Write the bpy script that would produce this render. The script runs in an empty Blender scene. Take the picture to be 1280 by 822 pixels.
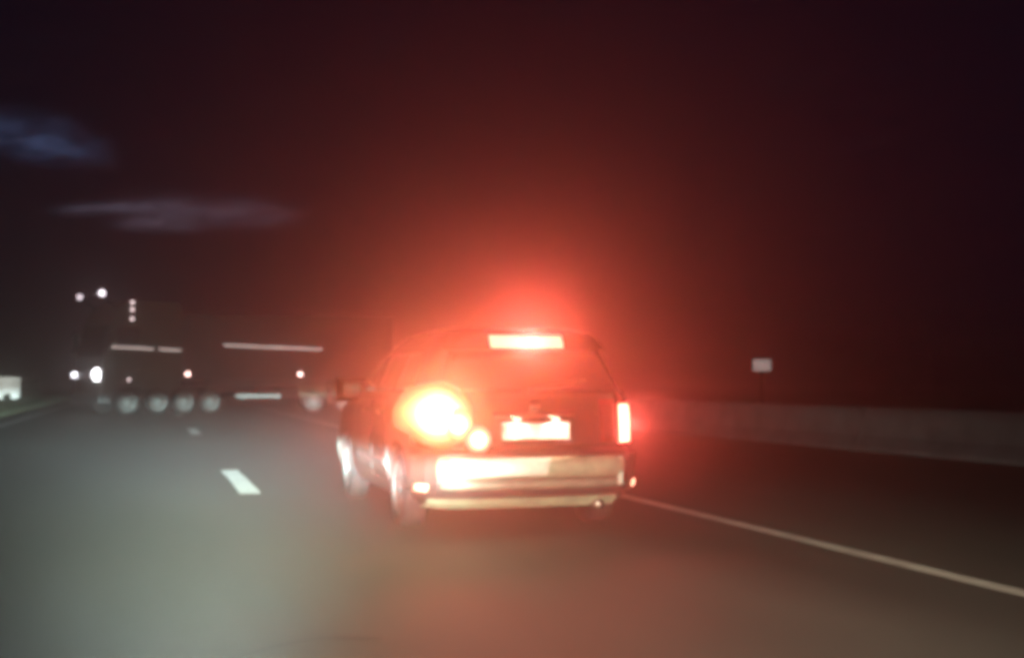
import bpy, bmesh, math, random
from mathutils import Vector, Matrix
random.seed(7)
S = bpy.context.scene
COL = S.collection
R = math.radians

# ------------------------------------------------------------------ camera
CAM_H = 1.2
YAW = math.atan(455 / 1500)          # the dashcam car points right of the road direction (+Y)
PITCH = math.atan(64 / 1500)
cd = bpy.data.cameras.new("camera")
cam = bpy.data.objects.new("camera", cd)
COL.objects.link(cam)
cam.location = (0, 0, CAM_H)
cam.rotation_euler = (math.pi / 2 + PITCH, 0, -YAW)
cd.sensor_width = 36
cd.lens = 36 * 1500 / 1280
cd.clip_start = 0.05
cd.clip_end = 3000
cd.dof.use_dof = True                # soft, cheap dashcam optics focused on the windscreen side
cd.dof.focus_distance = 2.4
cd.dof.aperture_fstop = 4.2
cd.dof.aperture_blades = 0
S.camera = cam

# ------------------------------------------------------------------ render / exposure
S.view_settings.view_transform = 'Standard'
S.view_settings.look = 'None'
S.view_settings.exposure = 0
S.view_settings.gamma = 1
cy = S.cycles
cy.use_denoising = True
try:
    cy.denoiser = 'OPENIMAGEDENOISE'
    cy.denoising_input_passes = 'RGB_ALBEDO_NORMAL'
except Exception:
    pass
cy.max_bounces = 5
cy.diffuse_bounces = 2
cy.glossy_bounces = 2
cy.volume_bounces = 1
cy.sample_clamp_indirect = 6
cy.filter_width = 4.0
cy.use_light_tree = True

# ------------------------------------------------------------------ node helpers
class NT:
    def __init__(self, tree):
        self.t = tree
        self.n = tree.nodes
        self.l = tree.links
    def new(self, typ, **kw):
        nd = self.n.new(typ)
        for k, v in kw.items():
            setattr(nd, k, v)
        return nd
    def put(self, sock, v):
        if hasattr(v, "is_output"):
            self.l.new(v, sock)
        elif v is not None:
            sock.default_value = v
    def m(self, op, a, b=None, c=None, clamp=False):
        nd = self.new("ShaderNodeMath", operation=op, use_clamp=clamp)
        for i, v in enumerate((a, b, c)):
            if v is not None:
                self.put(nd.inputs[i], v)
        return nd.outputs[0]
    def noise(self, vec, scale, detail=4, rough=0.55):
        nd = self.new("ShaderNodeTexNoise")
        if vec is not None:
            self.l.new(vec, nd.inputs["Vector"])
        nd.inputs["Scale"].default_value = scale
        nd.inputs["Detail"].default_value = detail
        nd.inputs["Roughness"].default_value = rough
        return nd.outputs["Fac"]
    def mapping(self, vec, scale=(1, 1, 1), loc=(0, 0, 0)):
        nd = self.new("ShaderNodeMapping")
        self.l.new(vec, nd.inputs["Vector"])
        nd.inputs["Scale"].default_value = scale
        nd.inputs["Location"].default_value = loc
        return nd.outputs[0]
    def ramp(self, fac, stops):
        nd = self.new("ShaderNodeValToRGB")
        self.l.new(fac, nd.inputs[0])
        e = nd.color_ramp.elements
        while len(e) < len(stops):
            e.new(0.5)
        for el, (p, c) in zip(e, stops):
            el.position = p
            el.color = (*c, 1) if len(c) == 3 else c
        return nd.outputs[0]

# ------------------------------------------------------------------ world: night sky, last blue and thin clouds
W = bpy.data.worlds.new("World")
S.world = W
W.use_nodes = True
w = NT(W.node_tree)
w.n.clear()
SUN_EL, SUN_ROT = R(-6), R(-60)
sky = w.new("ShaderNodeTexSky", sky_type='NISHITA')
sky.sun_disc = False
sky.sun_elevation = SUN_EL
sky.sun_rotation = SUN_ROT
bg1 = w.new("ShaderNodeBackground")
w.l.new(sky.outputs[0], bg1.inputs[0])
bg1.inputs[1].default_value = 0.05
tc = w.new("ShaderNodeTexCoord")
sep = w.new("ShaderNodeSeparateXYZ")
w.l.new(tc.outputs["Generated"], sep.inputs[0])
az = w.m('MULTIPLY', w.m('ARCTAN2', sep.outputs[0], sep.outputs[1]), 180 / math.pi)
el = w.m('MULTIPLY', w.m('ARCSINE', sep.outputs[2]), 180 / math.pi)
cmb = w.new("ShaderNodeCombineXYZ")
w.l.new(w.m('MULTIPLY', az, 0.22), cmb.inputs[0])
w.l.new(w.m('MULTIPLY', el, 0.9), cmb.inputs[1])
nz = w.noise(cmb.outputs[0], 1.0, 6, 0.6)
nz_soft = w.m('MULTIPLY', w.m('SUBTRACT', nz, 0.36, clamp=True), 3.4, clamp=True)
def wisp(a0, e0, sa, se, tilt=0.0):
    da = w.m('SUBTRACT', az, a0)
    de = w.m('SUBTRACT', w.m('SUBTRACT', el, e0), w.m('MULTIPLY', da, tilt))
    q = w.m('ADD', w.m('POWER', w.m('ABSOLUTE', w.m('DIVIDE', da, sa)), 4.0),
            w.m('POWER', w.m('ABSOLUTE', w.m('DIVIDE', de, se)), 2.0))
    return w.m('EXPONENT', w.m('MULTIPLY', q, -1.0))
cm2 = w.new("ShaderNodeCombineXYZ")
w.l.new(w.m('MULTIPLY', az, 0.55), cm2.inputs[0])
w.l.new(w.m('MULTIPLY', el, 1.7), cm2.inputs[1])
nz2 = w.m('ADD', w.m('MULTIPLY', w.noise(cm2.outputs[0], 1.0, 5, 0.65), 2.4), -0.62, clamp=True)
blue = w.m('MULTIPLY', w.m('ADD', wisp(-5.4, 10.75, 2.2, 0.75, -0.02), w.m('MULTIPLY', wisp(-3.6, 10.2, 1.9, 0.5, 0.0), 0.7)), nz2)
lil = w.m('ADD', wisp(-1.8, 7.75, 2.2, 0.22, 0.08), wisp(2.6, 7.75, 3.6, 0.55, 0.0))
lil = w.m('ADD', lil, wisp(0.4, 7.1, 1.9, 0.28, 0.04))
lil = w.m('MULTIPLY', lil, w.m('ADD', w.m('MULTIPLY', nz2, 0.95), 0.12))
# the same broken cloud, much fainter, all round the sky
allround = w.m('MULTIPLY', w.m('SUBTRACT', nz, 0.52, clamp=True), 0.5)
def emis(col, st):
    b = w.new("ShaderNodeBackground")
    b.inputs[0].default_value = (*col, 1)
    w.put(b.inputs[1], st)
    return b.outputs[0]
def add(a, b):
    x = w.new("ShaderNodeAddShader")
    w.l.new(a, x.inputs[0]); w.l.new(b, x.inputs[1])
    return x.outputs[0]
sh = add(bg1.outputs[0], emis((0.12, 0.22, 0.8), 0.006))
sh = add(sh, emis((0.27, 0.42, 0.9), w.m('MULTIPLY', blue, 0.13)))
sh = add(sh, emis((0.62, 0.55, 0.8), w.m('MULTIPLY', lil, 0.12)))
sh = add(sh, emis((0.4, 0.45, 0.8), w.m('MULTIPLY', allround, 0.02)))
out = w.new("ShaderNodeOutputWorld")
w.l.new(sh, out.inputs[0])

# a moon so low in power that it only lifts the blacks
sd = bpy.data.lights.new("sun", 'SUN')
sd.energy = 0.004
sd.angle = R(0.5)
sd.color = (0.75, 0.82, 1.0)
sun = bpy.data.objects.new("sun", sd)
COL.objects.link(sun)
sun.rotation_euler = (R(50), 0, R(35))

# ------------------------------------------------------------------ the dashcam car's own dipped headlights
def headlight(name, loc, aim_az, power, color, color_far, tau, saz, cut, boost, dip=1.0):
    """A dipped beam: sharp cut-off just under the horizontal, falling off downwards and sideways."""
    ld = bpy.data.lights.new(name, 'SPOT')
    ld.energy = power
    ld.spot_size = R(110)
    ld.spot_blend = 0.6
    ld.shadow_soft_size = 0.06
    ld.use_nodes = True
    n = NT(ld.node_tree)
    n.n.clear()
    g = n.new("ShaderNodeNewGeometry")
    s = n.new("ShaderNodeSeparateXYZ")
    n.l.new(g.outputs["Incoming"], s.inputs[0])
    hx, hy = math.sin(aim_az), math.cos(aim_az)
    fwd = n.m('ADD', n.m('MULTIPLY', s.outputs[0], hx), n.m('MULTIPLY', s.outputs[1], hy))
    sg = n.m('SIGN', fwd)
    side = n.m('MULTIPLY', n.m('ADD', n.m('MULTIPLY', s.outputs[0], hy), n.m('MULTIPLY', s.outputs[1], -hx)), sg)
    z = n.m('MULTIPLY', s.outputs[2], sg)
    a = n.m('MULTIPLY', n.m('ARCSINE', side), 180 / math.pi)
    e = n.m('MULTIPLY', n.m('ARCSINE', z), 180 / math.pi)
    fall = n.m('EXPONENT', n.m('DIVIDE', n.m('MINIMUM', n.m('SUBTRACT', e, cut), 0.0), tau))
    mr = n.new("ShaderNodeMapRange", interpolation_type='SMOOTHSTEP')
    n.l.new(e, mr.inputs[0])
    mr.inputs[1].default_value = cut - 0.5
    mr.inputs[2].default_value = cut + 0.5
    mr.inputs[3].default_value = 1.0
    mr.inputs[4].default_value = boost
    def widen(e0, e1, k):
        mw = n.new("ShaderNodeMapRange", interpolation_type='SMOOTHSTEP')
        n.l.new(e, mw.inputs[0])
        mw.inputs[1].default_value = e0
        mw.inputs[2].default_value = e1
        mw.inputs[3].default_value = 1.0 if k[0] else 1.0 + k[1]
        mw.inputs[4].default_value = 1.0 + k[1] if k[0] else 1.0
        return mw.outputs[0]
    wl = n.m('MULTIPLY', widen(-2.4, -1.0, (True, saz[4])), saz[0])       # wider to the kerb far ahead
    wr = n.m('MULTIPLY', widen(-5.0, -2.6, (False, saz[5])), saz[2])      # wider close to the bumper
    ql = n.m('POWER', n.m('DIVIDE', n.m('MAXIMUM', n.m('MULTIPLY', a, -1.0), 0.0), wl), saz[1])
    qr = n.m('POWER', n.m('DIVIDE', n.m('MAXIMUM', a, 0.0), wr), saz[3])
    wide = n.m('EXPONENT', n.m('MULTIPLY', n.m('ADD', ql, qr), -1.0))
    st = n.m('MULTIPLY', n.m('MULTIPLY', fall, mr.outputs[0]), wide)
    md_ = n.new("ShaderNodeMapRange", interpolation_type='SMOOTHSTEP')
    n.l.new(e, md_.inputs[0])
    md_.inputs[1].default_value = -4.0
    md_.inputs[2].default_value = -1.2
    md_.inputs[3].default_value = 1.0
    md_.inputs[4].default_value = dip
    st = n.m('MULTIPLY', st, md_.outputs[0])
    em = n.new("ShaderNodeEmission")
    mf = n.new("ShaderNodeMapRange", interpolation_type='SMOOTHSTEP')
    n.l.new(e, mf.inputs[0])
    mf.inputs[1].default_value = -4.5
    mf.inputs[2].default_value = -1.7
    mx = n.new("ShaderNodeMix", data_type='RGBA')      # projector lamps turn bluish towards their cut-off
    n.l.new(mf.outputs[0], mx.inputs["Factor"])
    mx.inputs[6].default_value = (*color, 1)
    mx.inputs[7].default_value = (*color_far, 1)
    n.l.new(mx.outputs[2], em.inputs[0])
    n.l.new(st, em.inputs[1])
    o = n.new("ShaderNodeOutputLight")
    n.l.new(em.outputs[0], o.inputs[0])
    ob = bpy.data.objects.new(name, ld)
    COL.objects.link(ob)
    ob.location = loc
    ob.rotation_euler = (math.pi / 2 - R(3), 0, -aim_az)
    return ob
def ego(x, y, z):
    """a point on the dashcam car (x right, y ahead of the lens)"""
    return (x * math.cos(YAW) + y * math.sin(YAW), -x * math.sin(YAW) + y * math.cos(YAW), z)
headlight("headlight", ego(-0.28, 0.8, 0.60), YAW - R(11.5), 580000, (0.83, 1.0, 0.56), (0.72, 0.96, 0.95), 1.55, (8.5, 2.2, 6.0, 2.2, 0.45, 1.3), -0.2, 0.00003, 2.9)
headlight("headlight.001", ego(0.92, 0.8, 0.60), YAW + R(2), 34000, (1.0, 0.95, 0.66), (0.94, 1.0, 0.84), 4.5, (26, 4.0, 16, 2.6, 0.0, 0.3), 0.3, 0.004, 0.145)

# ------------------------------------------------------------------ scene helpers
def finish(o, label=None, cat=None, group=None, kind=None):
    if label: o["label"] = label
    if cat: o["category"] = cat
    if group: o["group"] = group
    if kind: o["kind"] = kind
    return o
def empty(name, loc, rz=0.0):
    o = bpy.data.objects.new(name, None)
    COL.objects.link(o)
    o.location = loc
    o.rotation_euler = (0, 0, rz)
    o.empty_display_size = 0.3
    return o
def obj(name, bm, mat, parent=None, smooth=False, loc=None):
    me = bpy.data.meshes.new(name)
    bmesh.ops.recalc_face_normals(bm, faces=bm.faces)
    bm.to_mesh(me)
    bm.free()
    if mat: me.materials.append(mat)
    if smooth:
        for p in me.polygons: p.use_smooth = True
    o = bpy.data.objects.new(name, me)
    COL.objects.link(o)
    if parent: o.parent = parent
    if loc: o.location = loc
    return o
def box(bm, x0, x1, y0, y1, z0, z1, bev=0.0, mtx=None, seg=2):
    b = bmesh.new()
    bmesh.ops.create_cube(b, size=1)
    for v in b.verts:
        v.co = Vector(((x0 + x1) / 2 + v.co.x * (x1 - x0), (y0 + y1) / 2 + v.co.y * (y1 - y0), (z0 + z1) / 2 + v.co.z * (z1 - z0)))
    if bev:
        bmesh.ops.bevel(b, geom=list(b.edges), offset=bev, segments=seg, affect='EDGES', profile=0.6)
    if mtx: bmesh.ops.transform(b, matrix=mtx, verts=b.verts)
    join(bm, b)
    return bm
def join(bm, b):
    vs = [bm.verts.new(v.co) for v in b.verts]
    b.verts.index_update()
    for f in b.faces:
        try: bm.faces.new([vs[v.index] for v in f.verts])
        except ValueError: pass
    b.free()
def lathe(bm, prof, axis='x', seg=28, mtx=None):
    """prof: list of (along, radius)"""
    rings = []
    for a, r in prof:
        ring = []
        for k in range(seg):
            t = 2 * math.pi * k / seg
            c, s = r * math.cos(t), r * math.sin(t)
            p = Vector((a, c, s)) if axis == 'x' else (Vector((c, a, s)) if axis == 'y' else Vector((c, s, a)))
            if mtx: p = mtx @ p
            ring.append(bm.verts.new(p))
        rings.append(ring)
    for i in range(len(rings) - 1):
        for k in range(seg):
            bm.faces.new((rings[i][k], rings[i][(k + 1) % seg], rings[i + 1][(k + 1) % seg], rings[i + 1][k]))
    bm.faces.new(rings[0]); bm.faces.new(rings[-1])
    return bm
def tube(bm, pts, r, seg=8, mtx=None):
    rings = []
    for i, p in enumerate(pts):
        p = Vector(p)
        d = (Vector(pts[min(i + 1, len(pts) - 1)]) - Vector(pts[max(i - 1, 0)])).normalized()
        up = Vector((0, 0, 1)) if abs(d.z) < 0.9 else Vector((1, 0, 0))
        a = d.cross(up).normalized(); b = d.cross(a)
        ring = []
        for k in range(seg):
            t = 2 * math.pi * k / seg
            q = p + a * r * math.cos(t) + b * r * math.sin(t)
            ring.append(bm.verts.new(mtx @ q if mtx else q))
        rings.append(ring)
    for i in range(len(rings) - 1):
        for k in range(seg):
            bm.faces.new((rings[i][k], rings[i][(k + 1) % seg], rings[i + 1][(k + 1) % seg], rings[i + 1][k]))
    bm.faces.new(rings[0]); bm.faces.new(rings[-1])
    return bm

# ------------------------------------------------------------------ materials
def mat(name, col, rough=0.6, metal=0.0, var=0.15, scale=6.0, coat=0.0, bump=0.0, spec=0.5):
    m = bpy.data.materials.new(name)
    m.use_nodes = True
    n = NT(m.node_tree)
    b = n.n["Principled BSDF"]
    t = n.new("ShaderNodeTexCoord")
    f = n.noise(t.outputs["Object"], scale, 5, 0.6)
    lo = tuple(c * (1 - var) for c in col)
    hi = tuple(min(1, c * (1 + var)) for c in col)
    c = n.ramp(f, [(0.3, lo), (0.7, hi)])
    n.l.new(c, b.inputs["Base Color"])
    b.inputs["Metallic"].default_value = metal
    b.inputs["Roughness"].default_value = rough
    b.inputs["Coat Weight"].default_value = coat
    b.inputs["Specular IOR Level"].default_value = spec
    if bump:
        bp = n.new("ShaderNodeBump")
        bp.inputs["Strength"].default_value = bump
        bp.inputs["Distance"].default_value = 0.01
        n.l.new(f, bp.inputs["Height"])
        n.l.new(bp.outputs[0], b.inputs["Normal"])
    return m
def glow(name, col, st, var=0.0, scale=20.0):
    """a glowing surface: lamp lenses, and reflective parts given a glow"""
    m = bpy.data.materials.new(name)
    m.use_nodes = True
    n = NT(m.node_tree)
    b = n.n["Principled BSDF"]
    b.inputs["Base Color"].default_value = (*[min(0.8, c * 0.5) for c in col], 1)
    b.inputs["Roughness"].default_value = 0.25
    b.inputs["Emission Color"].default_value = (*col, 1)
    if var:
        t = n.new("ShaderNodeTexCoord")
        f = n.noise(t.outputs["Object"], scale, 3, 0.5)
        n.l.new(n.m('MULTIPLY', n.m('ADD', n.m('MULTIPLY', n.m('SUBTRACT', f, 0.5), var * 2), 1.0), st), b.inputs["Emission Strength"])
    else:
        b.inputs["Emission Strength"].default_value = st
    return m

def glow_round(name, col, st, c, rad, rim, p=1.0):
    """a disc glowing most at its centre, the fade drawn as lamp bloom"""
    m = bpy.data.materials.new(name)
    m.use_nodes = True
    n = NT(m.node_tree)
    b = n.n["Principled BSDF"]
    b.inputs["Base Color"].default_value = (0.4, 0.1, 0.05, 1)
    b.inputs["Emission Color"].default_value = (*col, 1)
    t = n.new("ShaderNodeTexCoord")
    sp_ = n.new("ShaderNodeSeparateXYZ")
    n.l.new(t.outputs["Object"], sp_.inputs[0])
    dx = n.m('SUBTRACT', sp_.outputs[0], c[0])
    dz = n.m('SUBTRACT', sp_.outputs[2], c[1])
    d2 = n.m('DIVIDE', n.m('ADD', n.m('MULTIPLY', dx, dx), n.m('MULTIPLY', dz, dz)), rad * rad)
    n.l.new(n.m('ADD', n.m('MULTIPLY', n.m('EXPONENT', n.m('MULTIPLY', n.m('POWER', d2, 0.5 * p), -1.0)), st), rim), b.inputs["Emission Strength"])
    return m

def asphalt():
    m = bpy.data.materials.new("asphalt")
    m.use_nodes = True
    n = NT(m.node_tree)
    b = n.n["Principled BSDF"]
    t = n.new("ShaderNodeTexCoord")
    P = t.outputs["Object"]
    fine = n.noise(P, 90, 3, 0.7)
    streak = n.noise(n.mapping(P, (1.6, 0.05, 1)), 1.0, 4, 0.55)
    patch = n.noise(n.mapping(P, (0.35, 0.12, 1)), 1.0, 3, 0.5)
    v = n.m('ADD', n.m('ADD', n.m('MULTIPLY', fine, 0.022), n.m('MULTIPLY', streak, 0.03)), n.m('MULTIPLY', n.m('POWER', patch, 2.0), 0.07))
    c = n.new("ShaderNodeCombineColor")
    n.l.new(v, c.inputs[0])
    n.l.new(n.m('MULTIPLY', v, 0.98), c.inputs[1])
    n.l.new(n.m('MULTIPLY', v, 0.93), c.inputs[2])
    n.l.new(c.outputs[0], b.inputs["Base Color"])
    n.l.new(n.m('ADD', n.m('MULTIPLY', patch, 0.25), 0.6), b.inputs["Roughness"])
    b.inputs["Specular IOR Level"].default_value = 0.35
    bp = n.new("ShaderNodeBump")
    bp.inputs["Strength"].default_value = 0.5
    bp.inputs["Distance"].default_value = 0.006
    n.l.new(fine, bp.inputs["Height"])
    n.l.new(bp.outputs[0], b.inputs["Normal"])
    return m

M = dict(
    asphalt=asphalt(),
    tar=mat("tar", (0.014, 0.014, 0.014), 0.7, var=0.3),
    soil=mat("verge_soil", (0.035, 0.038, 0.026), 0.95, var=0.4, scale=0.8, bump=0.5),
    grass=mat("grass", (0.045, 0.055, 0.03), 0.8, var=0.4, scale=3),
    paint_line=mat("road_paint", (0.80, 0.80, 0.79), 0.6, var=0.25, scale=2.5, bump=0.2),
    grey_line=mat("grey_road_paint", (0.50, 0.49, 0.47), 0.65, var=0.35, scale=2.5, bump=0.2),  # darker paint for the right edge line
    concrete=mat("concrete", (0.30, 0.29, 0.29), 0.85, var=0.25, scale=2.2, bump=0.3),
    car=mat("car_paint", (0.013, 0.012, 0.011), 0.45, metal=0.0, var=0.15, scale=3, coat=0.05),
    car_pale=mat("pale_crease_and_headlit_patch", (0.55, 0.56, 0.46), 0.4, var=0.2, scale=6, coat=0.3),
    car_band=mat("dull_bumper_band", (0.15, 0.16, 0.115), 0.5, metal=0.2, var=0.35, scale=6, bump=0.5),
    car_mid=mat("grey_bumper_paint", (0.31, 0.34, 0.225), 0.36, metal=0.5, var=0.35, scale=5, coat=0.2, bump=0.6),
    car_grey=mat("bumper_paint", (0.018, 0.017, 0.015), 0.42, var=0.1, scale=5, coat=0.3),
    black=mat("black_plastic", (0.01, 0.01, 0.01), 0.55, var=0.3),
    glass=mat("tinted_glass", (0.012, 0.012, 0.014), 0.08, var=0.1, spec=0.6),
    rubber=mat("tyre_rubber", (0.008, 0.008, 0.008), 0.9, var=0.3, spec=0.15),
    alloy=mat("alloy_rim", (0.014, 0.014, 0.013), 0.7, metal=0.0, var=0.15),
    chrome=mat("bright_trim", (0.7, 0.68, 0.62), 0.2, metal=1.0, var=0.05),
    plate=mat("number_plate_white", (0.85, 0.84, 0.78), 0.4, var=0.04),
    red_plastic=mat("red_lamp_plastic", (0.25, 0.012, 0.01), 0.2, var=0.1, coat=0.5),
    brake=glow("lit_brake_lens", (1.0, 0.16, 0.10), 14),
    brake_hi=glow("lit_high_brake_lens", (1.0, 0.135, 0.085), 8),
    turn=glow_round("lit_indicator_lens", (1.0, 0.36, 0.13), 420, (-0.745, 0.935), 0.034, 0.0),
    bloom_in=glow_round("inner_bloom", (1.0, 0.50, 0.22), 60, (-0.60, 0.86), 0.025, 0.0),
    bloom_low=glow_round("spot_bloom", (1.0, 0.74, 0.50), 24, (-0.45, 0.75), 0.024, 0.0),
    reflector=glow("glowing_reflector", (1.0, 0.42, 0.26), 3.0),
    plate_lamp=glow("lit_plate_lamp", (1.0, 0.9, 0.7), 3),
    truck=mat("truck_paint", (0.07, 0.068, 0.05), 0.45, var=0.2, scale=2, coat=0.2),
    tarp=mat("dark_tarpaulin", (0.05, 0.04, 0.042), 0.75, var=0.3, scale=1.2, bump=0.4),
    steel=mat("dark_steel", (0.06, 0.06, 0.06), 0.5, metal=0.4, var=0.3),
    truck_rim=mat("truck_rim", (0.085, 0.085, 0.08), 0.6, var=0.2),
    guard=mat("aluminium_guard", (0.32, 0.32, 0.30), 0.5, metal=0.1, var=0.12),
    guard_dull=mat("dull_mudguard", (0.24, 0.25, 0.18), 0.6, var=0.3, scale=2),
    head=glow("lit_truck_headlight", (0.98, 0.97, 1.0), 13),
    head_far=glow("lit_truck_headlight_far", (0.95, 0.93, 1.0), 7),
    roof_lamp=glow("lit_roof_lamp", (1.0, 0.88, 0.95), 5),
    roof_dim=glow("dim_roof_lamp", (1.0, 0.85, 0.92), 2.2),
    pillar_lamp=glow("lit_pillar_lamp", (1.0, 0.75, 0.75), 2.6),
    side_lamp=glow("lit_side_lamp", (1.0, 0.62, 0.55), 10),
    strip=glow("glowing_reflective_strip", (1.0, 0.80, 0.74), 0.75, var=0.5, scale=2.5),  # glow stands in for headlight returned by reflective stripes
    board=glow("glowing_board_face", (0.95, 1.0, 0.88), 0.9, var=0.9, scale=1.6),  # board given its own glow in place of reflected headlight
    marker=glow("glowing_marker_face", (0.95, 0.86, 0.80), 0.3, var=0.25, scale=9),  # plate given a glow for the headlight it would return
    post=mat("galvanised_post", (0.07, 0.07, 0.07), 0.5, metal=0.6),
)

# ------------------------------------------------------------------ ground, road, markings
def sheet(name, x0, x1, y0, y1, z, m, nx=1, ny=1):
    bm = bmesh.new()
    g = [[bm.verts.new((x0 + (x1 - x0) * i / nx, y0 + (y1 - y0) * j / ny, z)) for i in range(nx + 1)] for j in range(ny + 1)]
    for j in range(ny):
        for i in range(nx):
            bm.faces.new((g[j][i], g[j][i + 1], g[j + 1][i + 1], g[j + 1][i]))
    return obj(name, bm, m)
finish(sheet("ground", -280, 280, -90, 380, -0.03, M["soil"], 8, 8), kind="structure")
finish(sheet("road", -4.5, 13.2, -80, 370, 0.0, M["asphalt"], 4, 40), kind="structure")
finish(sheet("edge_line", 4.66, 4.81, -60, 300, 0.004, M["grey_line"], 1, 30), kind="structure")
finish(sheet("edge_line", -3.80, -3.58, -60, 300, 0.004, M["paint_line"], 1, 30), kind="structure")
for k in range(-1, 9):
    y0 = 13.0 + 14.6 * k
    bm = bmesh.new()
    N = 7
    L_, R_ = [], []
    for i in range(N):
        y = y0 + 3.5 * i / (N - 1)
        wob = random.uniform(-0.008, 0.008)
        L_.append(bm.verts.new((0.95 + wob, y, 0.004)))
        R_.append(bm.verts.new((1.17 + wob + random.uniform(-0.006, 0.006), y, 0.004)))
    for i in range(N - 1):
        bm.faces.new((L_[i], R_[i], R_[i + 1], L_[i + 1]))
    finish(obj("lane_dash", bm, M["paint_line"]), kind="structure")

# drainage channel at the foot of the barrier, and a tarred seam across the lane
ca, sa = math.cos(R(2.4)), math.sin(R(2.4))
bm = bmesh.new()
q_ = []
for t in (-12.0, 30.0, 60.0, 108.0):
    q_.append([bm.verts.new((12.12 - sa * t + ca * u, 12.0 + ca * t + sa * u, 0.004)) for u in (-1.0, -0.32)])
for a, b in zip(q_, q_[1:]): bm.faces.new((a[0], a[1], b[1], b[0]))
finish(obj("drainage_channel", bm, M["tar"]), kind="structure")
bm = bmesh.new()
q_ = []
for (x, y) in [(0.10, 5.28), (0.32, 5.36), (0.47, 5.45), (0.59, 5.56), (0.78, 5.66), (0.92, 5.60), (1.05, 5.57)]:
    w_ = random.uniform(0.015, 0.035)
    q_.append([bm.verts.new((x, y - w_, 0.004)), bm.verts.new((x, y + w_, 0.004))])
for a, b in zip(q_, q_[1:]): bm.faces.new((a[0], b[0], b[1], a[1]))
finish(obj("tar_seam", bm, M["tar"]), kind="structure")

# rough grass on the verge beside the road
bm = bmesh.new()
for i in range(9000):
    y = random.uniform(22, 95)
    x = -4.6 - abs(random.gauss(0, 1)) * 3.2
    h = random.uniform(0.06, 0.22) * (1.4 if x < -5.5 else 1)
    a = random.uniform(0, math.pi)
    dx, dy = math.cos(a) * 0.025, math.sin(a) * 0.025
    lx, ly = random.uniform(-0.08, 0.08), random.uniform(-0.08, 0.08)
    v = [bm.verts.new((x - dx, y - dy, -0.03)), bm.verts.new((x + dx, y + dy, -0.03)), bm.verts.new((x + lx, y + ly, h))]
    bm.faces.new(v)
finish(obj("grass", bm, M["grass"]), kind="stuff")

# ------------------------------------------------------------------ concrete barrier along the right shoulder
bar = finish(empty("concrete_barrier", (12.12, 12.0, 0), R(2.4)),
             "long low grey concrete barrier along the right shoulder of the road", "barrier")
prof = [(-0.30, 0.0), (-0.30, 0.07), (-0.17, 0.26), (-0.09, 0.73), (-0.07, 0.75), (0.07, 0.75), (0.09, 0.73), (0.17, 0.26), (0.30, 0.07), (0.30, 0.0)]
bm = bmesh.new()
SEG = 5.96
ra = [bm.verts.new((x, 0.02, z)) for x, z in prof]
rb = [bm.verts.new((x, SEG, z)) for x, z in prof]
for i in range(len(prof)):
    j = (i + 1) % len(prof)
    bm.faces.new((ra[i], ra[j], rb[j], rb[i]))
bm.faces.new(ra); bm.faces.new(rb)
seg0 = obj("barrier_segment", bm, M["concrete"], bar, loc=(0, -12, 0))
for k in range(1, 20):
    c = seg0.copy()
    COL.objects.link(c)
    c.parent = bar
    c.location = (random.uniform(-0.012, 0.012), -12 + 6.0 * k, 0)

# small pale marker plate on a post behind the barrier
sg = finish(empty("marker_sign", (12.72, 23.3, -0.03), -R(20)),
            "small pale rectangular marker plate on a thin post behind the concrete barrier", "sign")
bm = bmesh.new(); tube(bm, [(0, 0.03, 0), (0, 0.03, 1.64)], 0.025)
obj("post", bm, M["post"], sg)
bm = bmesh.new(); box(bm, -0.19, 0.19, -0.012, 0.004, 1.43, 1.68, 0.006)
obj("plate", bm, M["marker"], sg)

# pale low board in the grass, cut by the left edge of the picture
bd = finish(empty("roadside_board", (-7.05, 64.0, -0.03), R(6)),
            "bright white low board with rounded corner standing in the dark verge grass", "board")
bm = bmesh.new(); box(bm, -0.45, 1.05, -0.05, 0.05, 0.28, 1.42, 0.045, seg=3)
fr = obj("board_frame", bm, M["post"], bd)
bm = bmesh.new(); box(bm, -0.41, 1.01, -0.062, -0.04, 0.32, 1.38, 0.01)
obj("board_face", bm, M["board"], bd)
for x in (-0.2, 0.75):
    bm = bmesh.new(); tube(bm, [(x, 0.02, 0), (x, 0.02, 0.5)], 0.04)
    obj("leg", bm, M["post"], bd)
def shrub(loc, h, n, label):
    r = finish(empty("shrub", loc), label, "shrub", None)
    bm = bmesh.new()
    for i in range(5):
        a = random.uniform(0, 6.28)
        tube(bm, [(0, 0, 0), (math.cos(a) * h * .15, math.sin(a) * h * .15, h * .4), (math.cos(a) * h * .35, math.sin(a) * h * .35, h * .85)], 0.015, 5)
    obj("stem", bm, M["soil"], r)
    bm = bmesh.new()
    for i in range(n):
        a, e = random.uniform(0, 6.28), random.uniform(0, 1)
        rr = h * 0.55 * math.sqrt(random.random()) * (1 - 0.5 * e)
        p = Vector((math.cos(a) * rr, math.sin(a) * rr, h * (0.12 + 0.9 * e)))
        d1 = Vector([random.uniform(-1, 1) for _ in range(3)]).normalized() * 0.07
        d2 = Vector([random.uniform(-1, 1) for _ in range(3)]).normalized() * 0.035
        bm.faces.new([bm.verts.new(p - d1), bm.verts.new(p + d2), bm.verts.new(p + d1), bm.verts.new(p - d2)])
    obj("foliage", bm, M["grass"], r)
shrub((-5.55, 63.6, -0.03), 1.25, 420, "small scruffy shrub beside the right end of the white board")
shrub((-6.5, 62.6, -0.03), 0.55, 260, "low weedy tuft growing in front of the white board")

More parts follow.
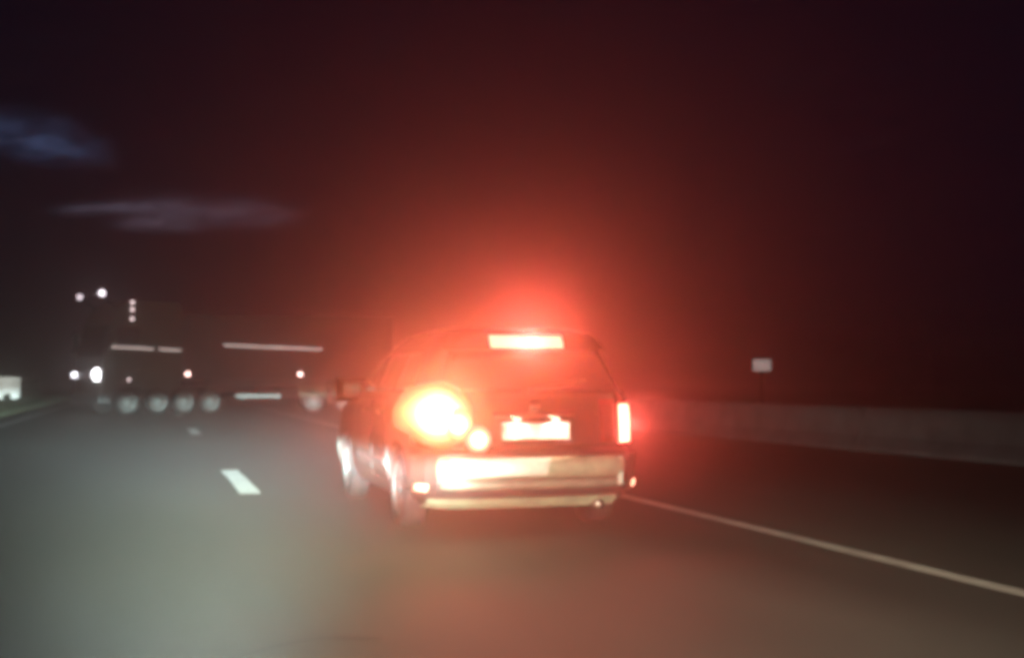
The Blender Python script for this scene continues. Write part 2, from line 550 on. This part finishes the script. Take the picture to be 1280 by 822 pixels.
# ------------------------------------------------------------------ the braking car ahead
CAR = finish(empty("estate_car", (2.86, 8.78, 0), 0),
             "grey car braking ahead with its brake lights and left indicator glaring", "car")
LV = [  # z, rear y, front y, half width
    (0.22, 0.14, 4.20, 0.80), (0.28, 0.06, 4.32, 0.86), (0.40, 0.02, 4.40, 0.895), (0.58, 0.02, 4.42, 0.905),
    (0.645, 0.03, 4.42, 0.91), (0.67, 0.075, 4.40, 0.91), (0.80, 0.08, 4.34, 0.91), (0.92, 0.09, 4.16, 0.905),
    (0.99, 0.10, 3.85, 0.895), (1.04, 0.115, 3.40, 0.88), (1.08, 0.13, 3.18, 0.865), (1.20, 0.19, 2.95, 0.82),
    (1.35, 0.27, 2.66, 0.755), (1.46, 0.33, 2.43, 0.705), (1.54, 0.375, 2.20, 0.655), (1.59, 0.44, 2.0, 0.60),
    (1.62, 0.56, 1.85, 0.52), (1.635, 0.80, 1.65, 0.36)]
EA, EB = 5.0, 14.0
def lev(z):
    if z <= LV[0][0]: return LV[0][1:]
    for a, b in zip(LV, LV[1:]):
        if z <= b[0]:
            t = (z - a[0]) / (b[0] - a[0])
            return tuple(a[i] + (b[i] - a[i]) * t for i in (1, 2, 3))
    return LV[-1][1:]
def rear_pt(x, z, off=0.0, sgn=-1):
    yr, yf, hw = lev(z)
    yc, L = (yr + yf) / 2, (yf - yr) / 2
    q = min(abs(x / hw), 0.9995)
    y = yc + sgn * L * (1 - q ** EA) ** (1 / EB)
    # push outwards along the plan normal
    dx = EA * (q ** (EA - 1)) / hw * (1 if x > 0 else -1)
    t = abs((y - yc) / L)
    dy = sgn * EB * t ** (EB - 1) / L
    n = Vector((dx, dy, 0)).normalized()
    return Vector((x, y, z)) + n * off
def side_pt(y, z, side, off=0.0):
    yr, yf, hw = lev(z)
    yc, L = (yr + yf) / 2, (yf - yr) / 2
    t = min(abs((y - yc) / L), 0.9995)
    return Vector((side * (hw * (1 - t ** EB) ** (1 / EA) + off), y, z))
def shell(fn, us, vs, off, thick):
    """a closed panel following the body: outer skin at off, inner at off - thick"""
    bm = bmesh.new()
    o_ = [[bm.verts.new(fn(u, v, off)) for u in us(v)] for v in vs]
    i_ = [[bm.verts.new(fn(u, v, off - thick)) for u in us(v)] for v in vs]
    nv, nu = len(o_), len(o_[0])
    for a in range(nv - 1):
        for b in range(nu - 1):
            bm.faces.new((o_[a][b], o_[a][b + 1], o_[a + 1][b + 1], o_[a + 1][b]))
            bm.faces.new((i_[a][b], i_[a + 1][b], i_[a + 1][b + 1], i_[a][b + 1]))
    for a in range(nv - 1):
        for b in (0, nu - 1):
            bm.faces.new((o_[a][b], o_[a + 1][b], i_[a + 1][b], i_[a][b]))
    for b in range(nu - 1):
        for a in (0, nv - 1):
            bm.faces.new((o_[a][b], o_[a][b + 1], i_[a][b + 1], i_[a][b]))
    return bm
def lin(a, b, n): return [a + (b - a) * i / (n - 1) for i in range(n)]
def rear_panel(x0, x1, z0, z1, off=0.01, thick=0.012, nx=14, nz=7, rel=False, sgn=-1):
    def us(z):
        k = lev(z)[2] / lev(z0)[2] if rel else 1
        return [x * k for x in lin(x0, x1, nx)]
    return shell(lambda u, v, o: rear_pt(u, v, o, sgn), us, lin(z0, z1, nz), off, thick)
def side_panel(side, y0, y1, z0, z1, off=0.006, thick=0.01, slope0=0.0, slope1=0.0, ny=8, nz=8):
    return shell(lambda u, v, o: side_pt(u, v, side, o),
                 lambda v: lin(y0 + slope0 * (v - z0), y1 + slope1 * (v - z0), ny), lin(z0, z1, nz), off, thick)

def round_panel(cx, cz, a, b, off, thick, n=28, k=6):
    bm = bmesh.new()
    layers = []
    for o_ in (off, off - thick):
        c = bm.verts.new(rear_pt(cx, cz, o_))
        rs = [[bm.verts.new(rear_pt(cx + a * (i / k) * math.cos(2 * math.pi * j / n), cz + b * (i / k) * math.sin(2 * math.pi * j / n), o_)) for j in range(n)] for i in range(1, k + 1)]
        for j in range(n):
            bm.faces.new((c, rs[0][j], rs[0][(j + 1) % n]))
            for i in range(k - 1):
                bm.faces.new((rs[i][j], rs[i + 1][j], rs[i + 1][(j + 1) % n], rs[i][(j + 1) % n]))
        layers.append(rs[-1])
    for j in range(n):
        bm.faces.new((layers[0][j], layers[1][j], layers[1][(j + 1) % n], layers[0][(j + 1) % n]))
    return bm
def bulged_panel(x0, x1, z0, z1, off, bulge, thick, nx=16, nz=9):
    def fn(u, v, o):
        t = (v - z0) / (z1 - z0)
        e = min(1.0, min(u - x0, x1 - u) / 0.05)
        return rear_pt(u, v, o + bulge * math.sin(math.pi * min(1, max(0, t))) ** 0.7 - 0.012 * (1 - e))
    return shell(fn, lambda v: [x0, x0 + 0.02, x0 + 0.05] + lin(x0 + 0.1, x1 - 0.1, nx) + [x1 - 0.05, x1 - 0.02, x1], lin(z0, z1, nz), off, thick)
# body shell
bm = bmesh.new()
NS = 96
rings = []
zs = sorted(set([l[0] for l in LV] + lin(0.22, 1.62, 26)))
for z in zs:
    yr, yf, hw = lev(z)
    yc, L = (yr + yf) / 2, (yf - yr) / 2
    ring = []
    for k in range(NS):
        t = 2 * math.pi * (k + 0.5) / NS
        c, s_ = math.cos(t), math.sin(t)
        ring.append(bm.verts.new((hw * math.copysign(abs(c) ** (2 / EA), c), yc + L * math.copysign(abs(s_) ** (2 / EB), s_), z)))
    rings.append(ring)
for a in range(len(rings) - 1):
    for k in range(NS):
        bm.faces.new((rings[a][k], rings[a][(k + 1) % NS], rings[a + 1][(k + 1) % NS], rings[a + 1][k]))
bm.faces.new(rings[0]); bm.faces.new(rings[-1])
body = obj("body", bm, M["car"], CAR)
# wheel wells cut out of the shell
bmc = bmesh.new()
for sx in (-1, 1):
    for wy in (0.92, 3.50):
        lathe(bmc, [(sx * 0.60, 0.375), (sx * 1.1, 0.375)], 'x', 32, Matrix.Translation((0, wy, 0.33)))
cut = obj("cutter", bmc, None, CAR)
md = body.modifiers.new("cut", 'BOOLEAN'); md.operation = 'DIFFERENCE'; md.object = cut; md.solver = 'EXACT'
bpy.context.view_layer.update()
dg = bpy.context.evaluated_depsgraph_get()
me2 = bpy.data.meshes.new_from_object(body.evaluated_get(dg))
body.modifiers.clear()
body.data = me2
bpy.data.objects.remove(cut)
for p in me2.polygons: p.use_smooth = True
try: me2.set_sharp_from_angle(angle=R(32))
except Exception: pass

P = lambda name, bm, m, parent=CAR, smooth=True: obj(name, bm, M[m], parent, smooth)
# rear bumper with its ledge, a pale patch painting its headlit left and lower lip
bmp = P("rear_bumper", rear_panel(-0.872, 0.872, 0.335, 0.635, 0.055, 0.06, 28, 8), "car_grey", smooth=False)
P("bumper_panel", bulged_panel(-0.74, 0.70, 0.452, 0.618, 0.060, 0.026, 0.02), "car_mid", bmp, True)
P("bumper_band", bulged_panel(-0.72, 0.69, 0.372, 0.442, 0.054, 0.014, 0.02), "car_band", bmp, True)
P("headlit_patch", bulged_panel(-0.66, 0.10, 0.475, 0.612, 0.078, 0.015, 0.02), "car_pale", bmp, True)  # paler patch paints in the headlight overexposure on the left side
P("crease", rear_panel(0.645, 0.685, 0.39, 0.60, 0.074, 0.015, 3, 4), "car_pale", bmp, False)
P("bumper_groove", rear_panel(-0.60, 0.70, 0.318, 0.334, 0.03, 0.03, 14, 2), "black", CAR, False)
lip = P("lower_lip", rear_panel(-0.78, 0.66, 0.225, 0.305, 0.05, 0.05, 20, 3), "car_mid", CAR, False)
bm = bmesh.new(); lathe(bm, [(-0.10, 0.035), (0.18, 0.035), (0.18, 0.028), (-0.09, 0.028)], 'y', 16, Matrix.Translation((0.50, 0.06, 0.245)))
P("exhaust_pipe", bm, "chrome")
for sx in (-1, 1):
    fl = P("bumper_reflector", rear_panel(min(sx * 0.79, sx * 0.85), max(sx * 0.79, sx * 0.85), 0.36, 0.415, 0.062, 0.02, 4, 3), "reflector")  # bumper reflectors given a glow in place of returned headlight
# tailgate
tg = P("tailgate", rear_panel(-0.70, 0.70, 0.675, 1.085, 0.014, 0.014, 16, 10, True), "car", CAR)
gar = P("garnish", rear_panel(-0.33, 0.33, 0.905, 0.955, 0.04, 0.03, 8, 3), "chrome", tg)
P("handle", rear_panel(-0.11, 0.13, 0.875, 0.905, 0.035, 0.03, 5, 3), "black", tg)
P("plate_recess", rear_panel(-0.36, 0.36, 0.70, 0.905, 0.018, 0.01, 8, 4), "black", tg, False)
npl = P("number_plate", rear_panel(-0.255, 0.285, 0.745, 0.872, 0.034, 0.012, 8, 3), "plate", tg, False)
for x in (-0.14, 0.17):
    bm = bmesh.new(); box(bm, x - 0.03, x + 0.03, 0.03, 0.055, 0.894, 0.903, 0.003)
    P("plate_lamp", bm, "plate_lamp", tg, False)
bm = bmesh.new(); lathe(bm, [(0.02, 0.045), (0.052, 0.045), (0.058, 0.035)], 'y', 20, Matrix.Translation((0, 0.0, 1.0)) @ Matrix.Scale(-1, 4, (0, 1, 0)) @ Matrix.Translation((0, -0.09, 0)))
P("badge", bm, "chrome", tg)
rw = P("rear_window", rear_panel(-0.72, 0.72, 1.11, 1.43, 0.012, 0.012, 16, 8, True), "glass")
bm = bmesh.new()
tube(bm, [rear_pt(0.0, 1.13, 0.05), rear_pt(0.18, 1.17, 0.045), rear_pt(0.46, 1.20, 0.035)], 0.011)
box(bm, -0.03, 0.03, 0.07, 0.14, 1.09, 1.14, 0.01)
P("rear_wiper", bm, "black")
sp = P("spoiler", rear_panel(-0.62, 0.62, 1.445, 1.585, 0.10, 0.16, 16, 5, True), "car")
P("high_brake_light", rear_panel(-0.30, 0.295, 1.452, 1.552, 0.112, 0.03, 12, 3), "brake_hi", CAR, False)
# tail lamps
for sx in (-1, 1):
    def zone(a, b): return (min(sx * a, sx * b), max(sx * a, sx * b))
    hs = P("tail_lamp", rear_panel(*zone(0.715, 0.89), 0.69, 1.11, 0.018, 0.03, 8, 8), "red_plastic")
    if sx > 0:
        P("brake_lens", rear_panel(*zone(0.722, 0.872), 0.71, 1.01, 0.026, 0.015, 6, 6), "brake", hs)
    else:
        P("indicator_lens", round_panel(-0.71, 0.935, 0.225, 0.255, 0.032, 0.02), "turn", hs)  # disc larger than its housing, bloom included in its glow
    il = P("inner_lamp", rear_panel(*zone(0.55, 0.69), 0.72, 1.05, 0.022, 0.02, 5, 7), "red_plastic", tg)
    if sx < 0:
        P("inner_bloom_disc", round_panel(-0.585, 0.86, 0.10, 0.13, 0.032, 0.012), "bloom_in", il)  # glowing disc added to carry the lamp's flare inwards
        c_ = rear_pt(-0.45, 0.75, 0.03)
        bm = bmesh.new(); lathe(bm, [(0.02, 0.11), (-0.004, 0.11), (-0.018, 0.08), (-0.022, 0.02)], 'y', 20, Matrix.Translation(c_))
        P("bloom_spot", bm, "bloom_low", tg)  # glowing spot added for the smear of glare beside the plate
# the rearward beams of those lamps
def beam(loc, power, color, half, az=0.0, el=0.0):
    ld = bpy.data.lights.new("lamp_beam", 'SPOT')
    ld.energy = power
    ld.color = color
    ld.spot_size = R(2 * half)
    ld.spot_blend = 1.0
    ld.shadow_soft_size = 0.05
    o = bpy.data.objects.new("lamp_beam", ld)
    COL.objects.link(o)
    o.parent = CAR
    o.location = loc
    o.rotation_euler = (-(math.pi / 2 + R(el)), 0, R(az))
    return o
beam((-0.78, -0.03, 0.94), 250, (1.0, 0.24, 0.06), 27, 0, 9)
beam((-0.76, -0.03, 0.98), 260, (1.0, 0.10, 0.09), 60, 0, 22)
beam((0.79, -0.01, 0.86), 70, (1.0, 0.09, 0.07), 60, 0, 10)
beam(rear_pt(0.0, 1.50, 0.18), 290, (1.0, 0.095, 0.09), 78, 0, 40)
beam(rear_pt(0.0, 1.50, 0.18), 85, (1.0, 0.19, 0.01), 36, 0, 2)
def plate_light(x):
    ld = bpy.data.lights.new("plate_light", 'SPOT')
    ld.energy = 4.5
    ld.color = (1.0, 0.88, 0.68)
    ld.spot_size = R(130)
    ld.spot_blend = 0.8
    ld.shadow_soft_size = 0.012
    o = bpy.data.objects.new("plate_light", ld)
    COL.objects.link(o)
    o.parent = CAR
    o.location = (x, -0.075, 0.90)
    o.rotation_euler = (R(40), 0, 0)
for x in (-0.14, 0.17): plate_light(x)
# sides
for sx in (-1, 1):
    fd = P("front_door", side_panel(sx, 2.02, 3.02, 0.34, 1.03), "car")
    rd = P("rear_door", side_panel(sx, 1.33, 2.0, 0.34, 1.03), "car")
    for d, hy in ((fd, 2.12), (rd, 1.40)):
        bm = bmesh.new()
        x = side_pt(hy + 0.08, 0.93, 1, 0.0).x
        box(bm, sx * (x + 0.006) - 0.0, sx * (x + 0.045), hy, hy + 0.17, 0.915, 0.945, 0.008)
        P("handle", bm, "chrome", d)
    P("side_window", side_panel(sx, 2.05, 2.92, 1.10, 1.42, 0.007, 0.01, 0, -1.35), "glass")
    P("side_window", side_panel(sx, 1.26, 2.0, 1.10, 1.42, 0.007, 0.01), "glass")
    P("side_window", side_panel(sx, 0.55, 1.21, 1.10, 1.42, 0.007, 0.01, 0.45, 0), "glass")
    P("side_trim", side_panel(sx, 1.33, 3.02, 0.47, 0.53, 0.02, 0.014), "black")
    bm = bmesh.new(); box(bm, sx * 0.86, sx * 1.06, 2.83, 2.98, 1.03, 1.19, 0.035)
    mr = P("wing_mirror", bm, "car")
    bm = bmesh.new(); box(bm, sx * 0.89, sx * 1.04, 2.823, 2.832, 1.05, 1.17, 0.004)
    P("mirror_glass", bm, "chrome", mr, False)
    P("headlight", rear_panel(min(sx * 0.55, sx * 0.86), max(sx * 0.55, sx * 0.86), 0.70, 0.86, 0.012, 0.02, 6, 4, sgn=1), "chrome")
P("windscreen", rear_panel(-0.80, 0.80, 1.10, 1.50, 0.008, 0.01, 14, 8, True, 1), "glass")
P("front_bumper", rear_panel(-0.87, 0.87, 0.28, 0.60, 0.03, 0.04, 20, 5, sgn=1), "car_grey")
# wheels
def wheel(parent, loc, r, wdt, sx, rim_mat, n=5, dish=0.0):
    """tyre + spoked rim, axle along x, outer face towards sx"""
    root_name = "wheel"
    bm = bmesh.new()
    h = wdt / 2
    lathe(bm, [(-h * .7, r * .66), (-h, r * .76), (-h * .92, r * .93), (-h * .62, r), (h * .62, r), (h * .92, r * .93), (h, r * .76), (h * .7, r * .66)], 'x', 36)
    ty = obj(root_name, bm, M["rubber"], parent, True, loc)
    bm = bmesh.new()
    s = sx
    lathe(bm, [(s * h * .60, r * .66), (s * h * .98, r * .68), (s * h * .9, r * .60), (s * h * (.25 - dish), r * .56), (s * h * (.2 - dish), 0.02)], 'x', 36)
    for k in range(n):
        m = Matrix.Rotation(2 * math.pi * k / n, 4, 'X')
        box(bm, min(s * h * .35, s * h * .78), max(s * h * .35, s * h * .78), -r * .07, r * .07, r * .12, r * .60, 0.008, m, 1)
    lathe(bm, [(s * h * .2, r * .17), (s * h * .86, r * .15), (s * h * .92, r * .08)], 'x', 20)
    obj("rim", bm, M[rim_mat], ty, False)
    return ty
for sx in (-1, 1):
    for wy in (0.92, 3.50):
        wheel(CAR, (sx * 0.80, wy, 0.325), 0.325, 0.21, sx, "alloy")
# ------------------------------------------------------------------ the truck across the road
TA = math.atan2(0.41, 0.91)
TR = finish(empty("articulated_truck", (-1.96, 43.87, 0), TA),
            "long dark articulated truck with lit headlights standing across the road", "truck")
T = lambda name, bm, m, parent=TR, smooth=False: obj(name, bm, M[m], parent, smooth)
# cab: side outline extruded across
def prism(bm, pts, y0, y1, bev=0.05):
    b = bmesh.new()
    A = [b.verts.new((x, y0, z)) for x, z in pts]
    B = [b.verts.new((x, y1, z)) for x, z in pts]
    n = len(pts)
    for i in range(n):
        b.faces.new((A[i], A[(i + 1) % n], B[(i + 1) % n], B[i]))
    b.faces.new(A); b.faces.new(B)
    if bev: bmesh.ops.bevel(b, geom=list(b.edges), offset=bev, segments=2, affect='EDGES', profile=0.6)
    join(bm, b)
bm = bmesh.new()
prism(bm, [(0, 0.75), (-0.02, 1.6), (0.02, 2.0), (0.28, 3.15), (0.62, 3.72), (1.0, 3.95), (2.75, 3.95), (2.85, 3.8), (2.85, 0.95), (1.45, 0.95), (1.40, 1.1), (0.42, 1.1), (0.36, 0.75)], -1.22, 1.22, 0.04)
cab = T("cab", bm, "truck")
bm = bmesh.new()
prism(bm, [(-0.012, 2.03), (0.26, 3.08), (0.30, 3.08), (0.03, 2.0)], -1.08, 1.08, 0)
T("windscreen", bm, "glass")
bm = bmesh.new(); box(bm, -0.12, 0.30, -1.23, 1.23, 0.42, 0.74, 0.04); T("front_bumper", bm, "steel")
bm = bmesh.new()
for k in range(5): box(bm, -0.05, -0.022, -0.8, 0.8, 1.55 - 0.12 * k, 1.62 - 0.12 * k, 0.008)
T("grille", bm, "steel")
for sy in (-1, 1):
    y = sy * 1.226
    bm = bmesh.new(); box(bm, 0.35, 1.35, min(y, y + sy * 0.012), max(y, y + sy * 0.012), 1.15, 3.05, 0.02)
    dr = T("cab_door", bm, "truck")
    bm = bmesh.new(); box(bm, 0.48, 1.26, min(y + sy * 0.014, y + sy * 0.022), max(y + sy * 0.014, y + sy * 0.022), 2.45, 2.98, 0.003)
    T("side_window", bm, "glass", dr)
    bm = bmesh.new(); box(bm, 1.16, 1.30, y + sy * 0.015 if sy > 0 else y - 0.045, y + 0.045 if sy > 0 else y - 0.015, 1.55, 1.60, 0.008)
    T("handle", bm, "guard", dr)
    bm = bmesh.new()
    box(bm, 0.0, 0.16, min(sy * 1.30, sy * 1.52), max(sy * 1.30, sy * 1.52), 2.15, 2.85, 0.03)
    tube(bm, [(0.2, sy * 1.2, 2.8), (0.1, sy * 1.35, 2.75)], 0.025)
    T("wing_mirror", bm, "steel")
# headlights: a round lamp in each front corner
for sy, mm in ((-1, "head"), (1, "head_far")):
    bm = bmesh.new(); box(bm, -0.06, 0.10, sy * 0.95 - 0.20, sy * 0.95 + 0.20, 1.22, 1.56, 0.03)
    hh = T("headlight", bm, "steel")
    bm = bmesh.new()
    rr = 0.21 if sy < 0 else 0.10
    lathe(bm, [(-0.062, rr), (-0.14, rr * 0.9), (-0.20, rr * 0.6), (-0.22, rr * 0.2)], 'x', 20, Matrix.Translation((0, sy * 0.95, 1.385)))
    T("headlight_lens", bm, mm, hh)
# roof lamps
def lamp(name, x, y, z, r, mm, out=(0, -1, 0)):
    bm = bmesh.new()
    bmesh.ops.create_uvsphere(bm, u_segments=14, v_segments=8, radius=r)
    for v in bm.verts: v.co = v.co + Vector((x, y, z))
    return T(name, bm, mm, TR, True)
bm = bmesh.new(); box(bm, 0.05, 0.12, -1.15, 1.15, 4.0, 4.06, 0.01)
for yy in (-0.9, 0.9): tube(bm, [(0.09, yy, 4.02), (0.6, yy, 3.72)], 0.03)
T("roof_lamp_bar", bm, "steel")
lamp("roof_lamp", 0.04, -0.97, 4.16, 0.105, "roof_lamp")
lamp("roof_lamp", 0.04, 0.97, 4.12, 0.10, "roof_dim")
bm = bmesh.new(); tube(bm, [(0.98, -1.24, 3.0), (0.98, -1.27, 3.2), (0.98, -1.27, 4.0)], 0.02); T("lamp_mast", bm, "steel")
for z in (3.30, 3.62, 3.86): lamp("pillar_lamp", 0.98, -1.30, z, 0.065, "pillar_lamp")
# reflective strips along the cab side, given a glow of their own
for a, b in ((0.28, 1.78), (1.98, 2.80)):
    tm = Matrix.Translation((1.5, 0, 2.30)) @ Matrix.Rotation(R(2.0), 4, 'Y') @ Matrix.Translation((-1.5, 0, -2.30))
    bm = bmesh.new(); box(bm, a, b, -1.275, -1.24, 2.25, 2.335, 0.008, tm)
    T("side_strip", bm, "strip")
# tractor chassis
bm = bmesh.new()
for sy in (-0.45, 0.45): box(bm, 0.3, 6.2, sy - 0.06, sy + 0.06, 0.72, 0.98, 0.01)
for x in (0.9, 2.0, 2.98, 4.0): tube(bm, [(x, -0.95, 0.46), (x, 0.95, 0.46)], 0.08)
T("chassis", bm, "steel")
bm = bmesh.new(); box(bm, 2.95, 4.9, -1.2, 1.2, 1.05, 1.13, 0.02); T("deck", bm, "steel")
for x in (0.9, 2.0, 2.98, 4.0):
    for sy in (-1, 1):
        t_ = wheel(TR, (0, 0, 0), 0.46, 0.34, 1, "truck_rim", 8)
        t_.location = (x, sy * 1.03, 0.46)
        t_.rotation_euler = (0, 0, -math.pi / 2 if sy < 0 else math.pi / 2)
lamp("side_lamp", 0.92, -1.25, 1.22, 0.055, "pillar_lamp")
# trailer, swung slightly against the tractor
ang = -TA - R(6)
MT = Matrix.Translation((4.15, 0.0, 0)) @ Matrix.Rotation(ang, 4, 'Z')
def TB(x0, x1, y0, y1, z0, z1, bev=0.0, bm=None):
    bm = bm or bmesh.new()
    return box(bm, x0, x1, y0, y1, z0, z1, bev, MT)
tb = T("trailer_body", TB(-0.75, 7.0, -1.25, 1.25, 1.28, 3.55, 0.05), "tarp")
for k in range(9):
    T("side_rib", TB(-0.6 + 0.92 * k, -0.52 + 0.92 * k, -1.285, -1.252, 1.3, 3.45, 0.008), "steel", tb)
bm = bmesh.new()
for sy in (-0.5, 0.5): TB(0.2, 7.0, sy - 0.07, sy + 0.07, 0.98, 1.27, 0.01, bm)
T("trailer_frame", bm, "steel")
bm = bmesh.new()
box(bm, 0.92, 4.42, -1.325, -1.288, 2.34, 2.435, 0.008, MT @ Matrix.Translation((2.67, 0, 2.39)) @ Matrix.Rotation(R(2.2), 4, 'Y') @ Matrix.Translation((-2.67, 0, -2.39)))
T("side_strip", bm, "strip")
T("side_guard", TB(1.35, 2.95, -1.24, -1.19, 0.58, 0.70, 0.01), "guard")
T("side_guard", TB(1.45, 3.15, -1.24, -1.19, 1.03, 1.12, 0.01), "truck_rim")
for x in (1.6, 2.8): T("guard_bracket", TB(x, x + 0.06, -1.185, -1.14, 0.5, 1.27, 0.005), "steel")
for x in (4.1, 5.25, 6.4):
    for sy in (-1, 1):
        t_ = wheel(TR, (0, 0, 0), 0.46, 0.38, 1, "truck_rim", 8)
        p = MT @ Vector((x, sy * 1.03, 0.46))
        t_.location = p
        t_.rotation_euler = (0, 0, ang + (-math.pi / 2 if sy < 0 else math.pi / 2))
    T("mudguard", TB(x - 0.52, x + 0.50, -1.285, -1.245, 0.62, 1.0, 0.01), "guard_dull")
    T("mudguard", TB(x - 0.5, x + 0.5, -1.24, -0.82, 0.96, 0.99, 0.008), "truck_rim")
def tlamp(x, z, r):
    p = MT @ Vector((x, -1.32, z))
    return lamp("side_lamp", p.x, p.y, p.z, r, "side_lamp")
tlamp(-0.32, 1.42, 0.075)
tlamp(3.62, 1.42, 0.075)
T("rear_bar", TB(6.9, 7.0, -1.2, 1.2, 0.5, 0.62, 0.01), "steel")

# ------------------------------------------------------------------ haze box added to make the glow of lens and windscreen scatter
bm = bmesh.new(); box(bm, -290, 290, -95, 385, -1.05, 7.0)
hz = obj("lens_scatter_haze", bm, None)
finish(hz, kind="stuff")
hm = bpy.data.materials.new("lens_scatter_haze")
hm.use_nodes = True
n = NT(hm.node_tree)
n.n.clear()
pv = n.new("ShaderNodeVolumePrincipled")
pv.inputs["Color"].default_value = (1.0, 0.97, 0.94, 1)
pv.inputs["Density"].default_value = 0.015
pv.inputs["Anisotropy"].default_value = 0.912
mo = n.new("ShaderNodeOutputMaterial")
n.l.new(pv.outputs[0], mo.inputs["Volume"])
hz.data.materials.append(hm)
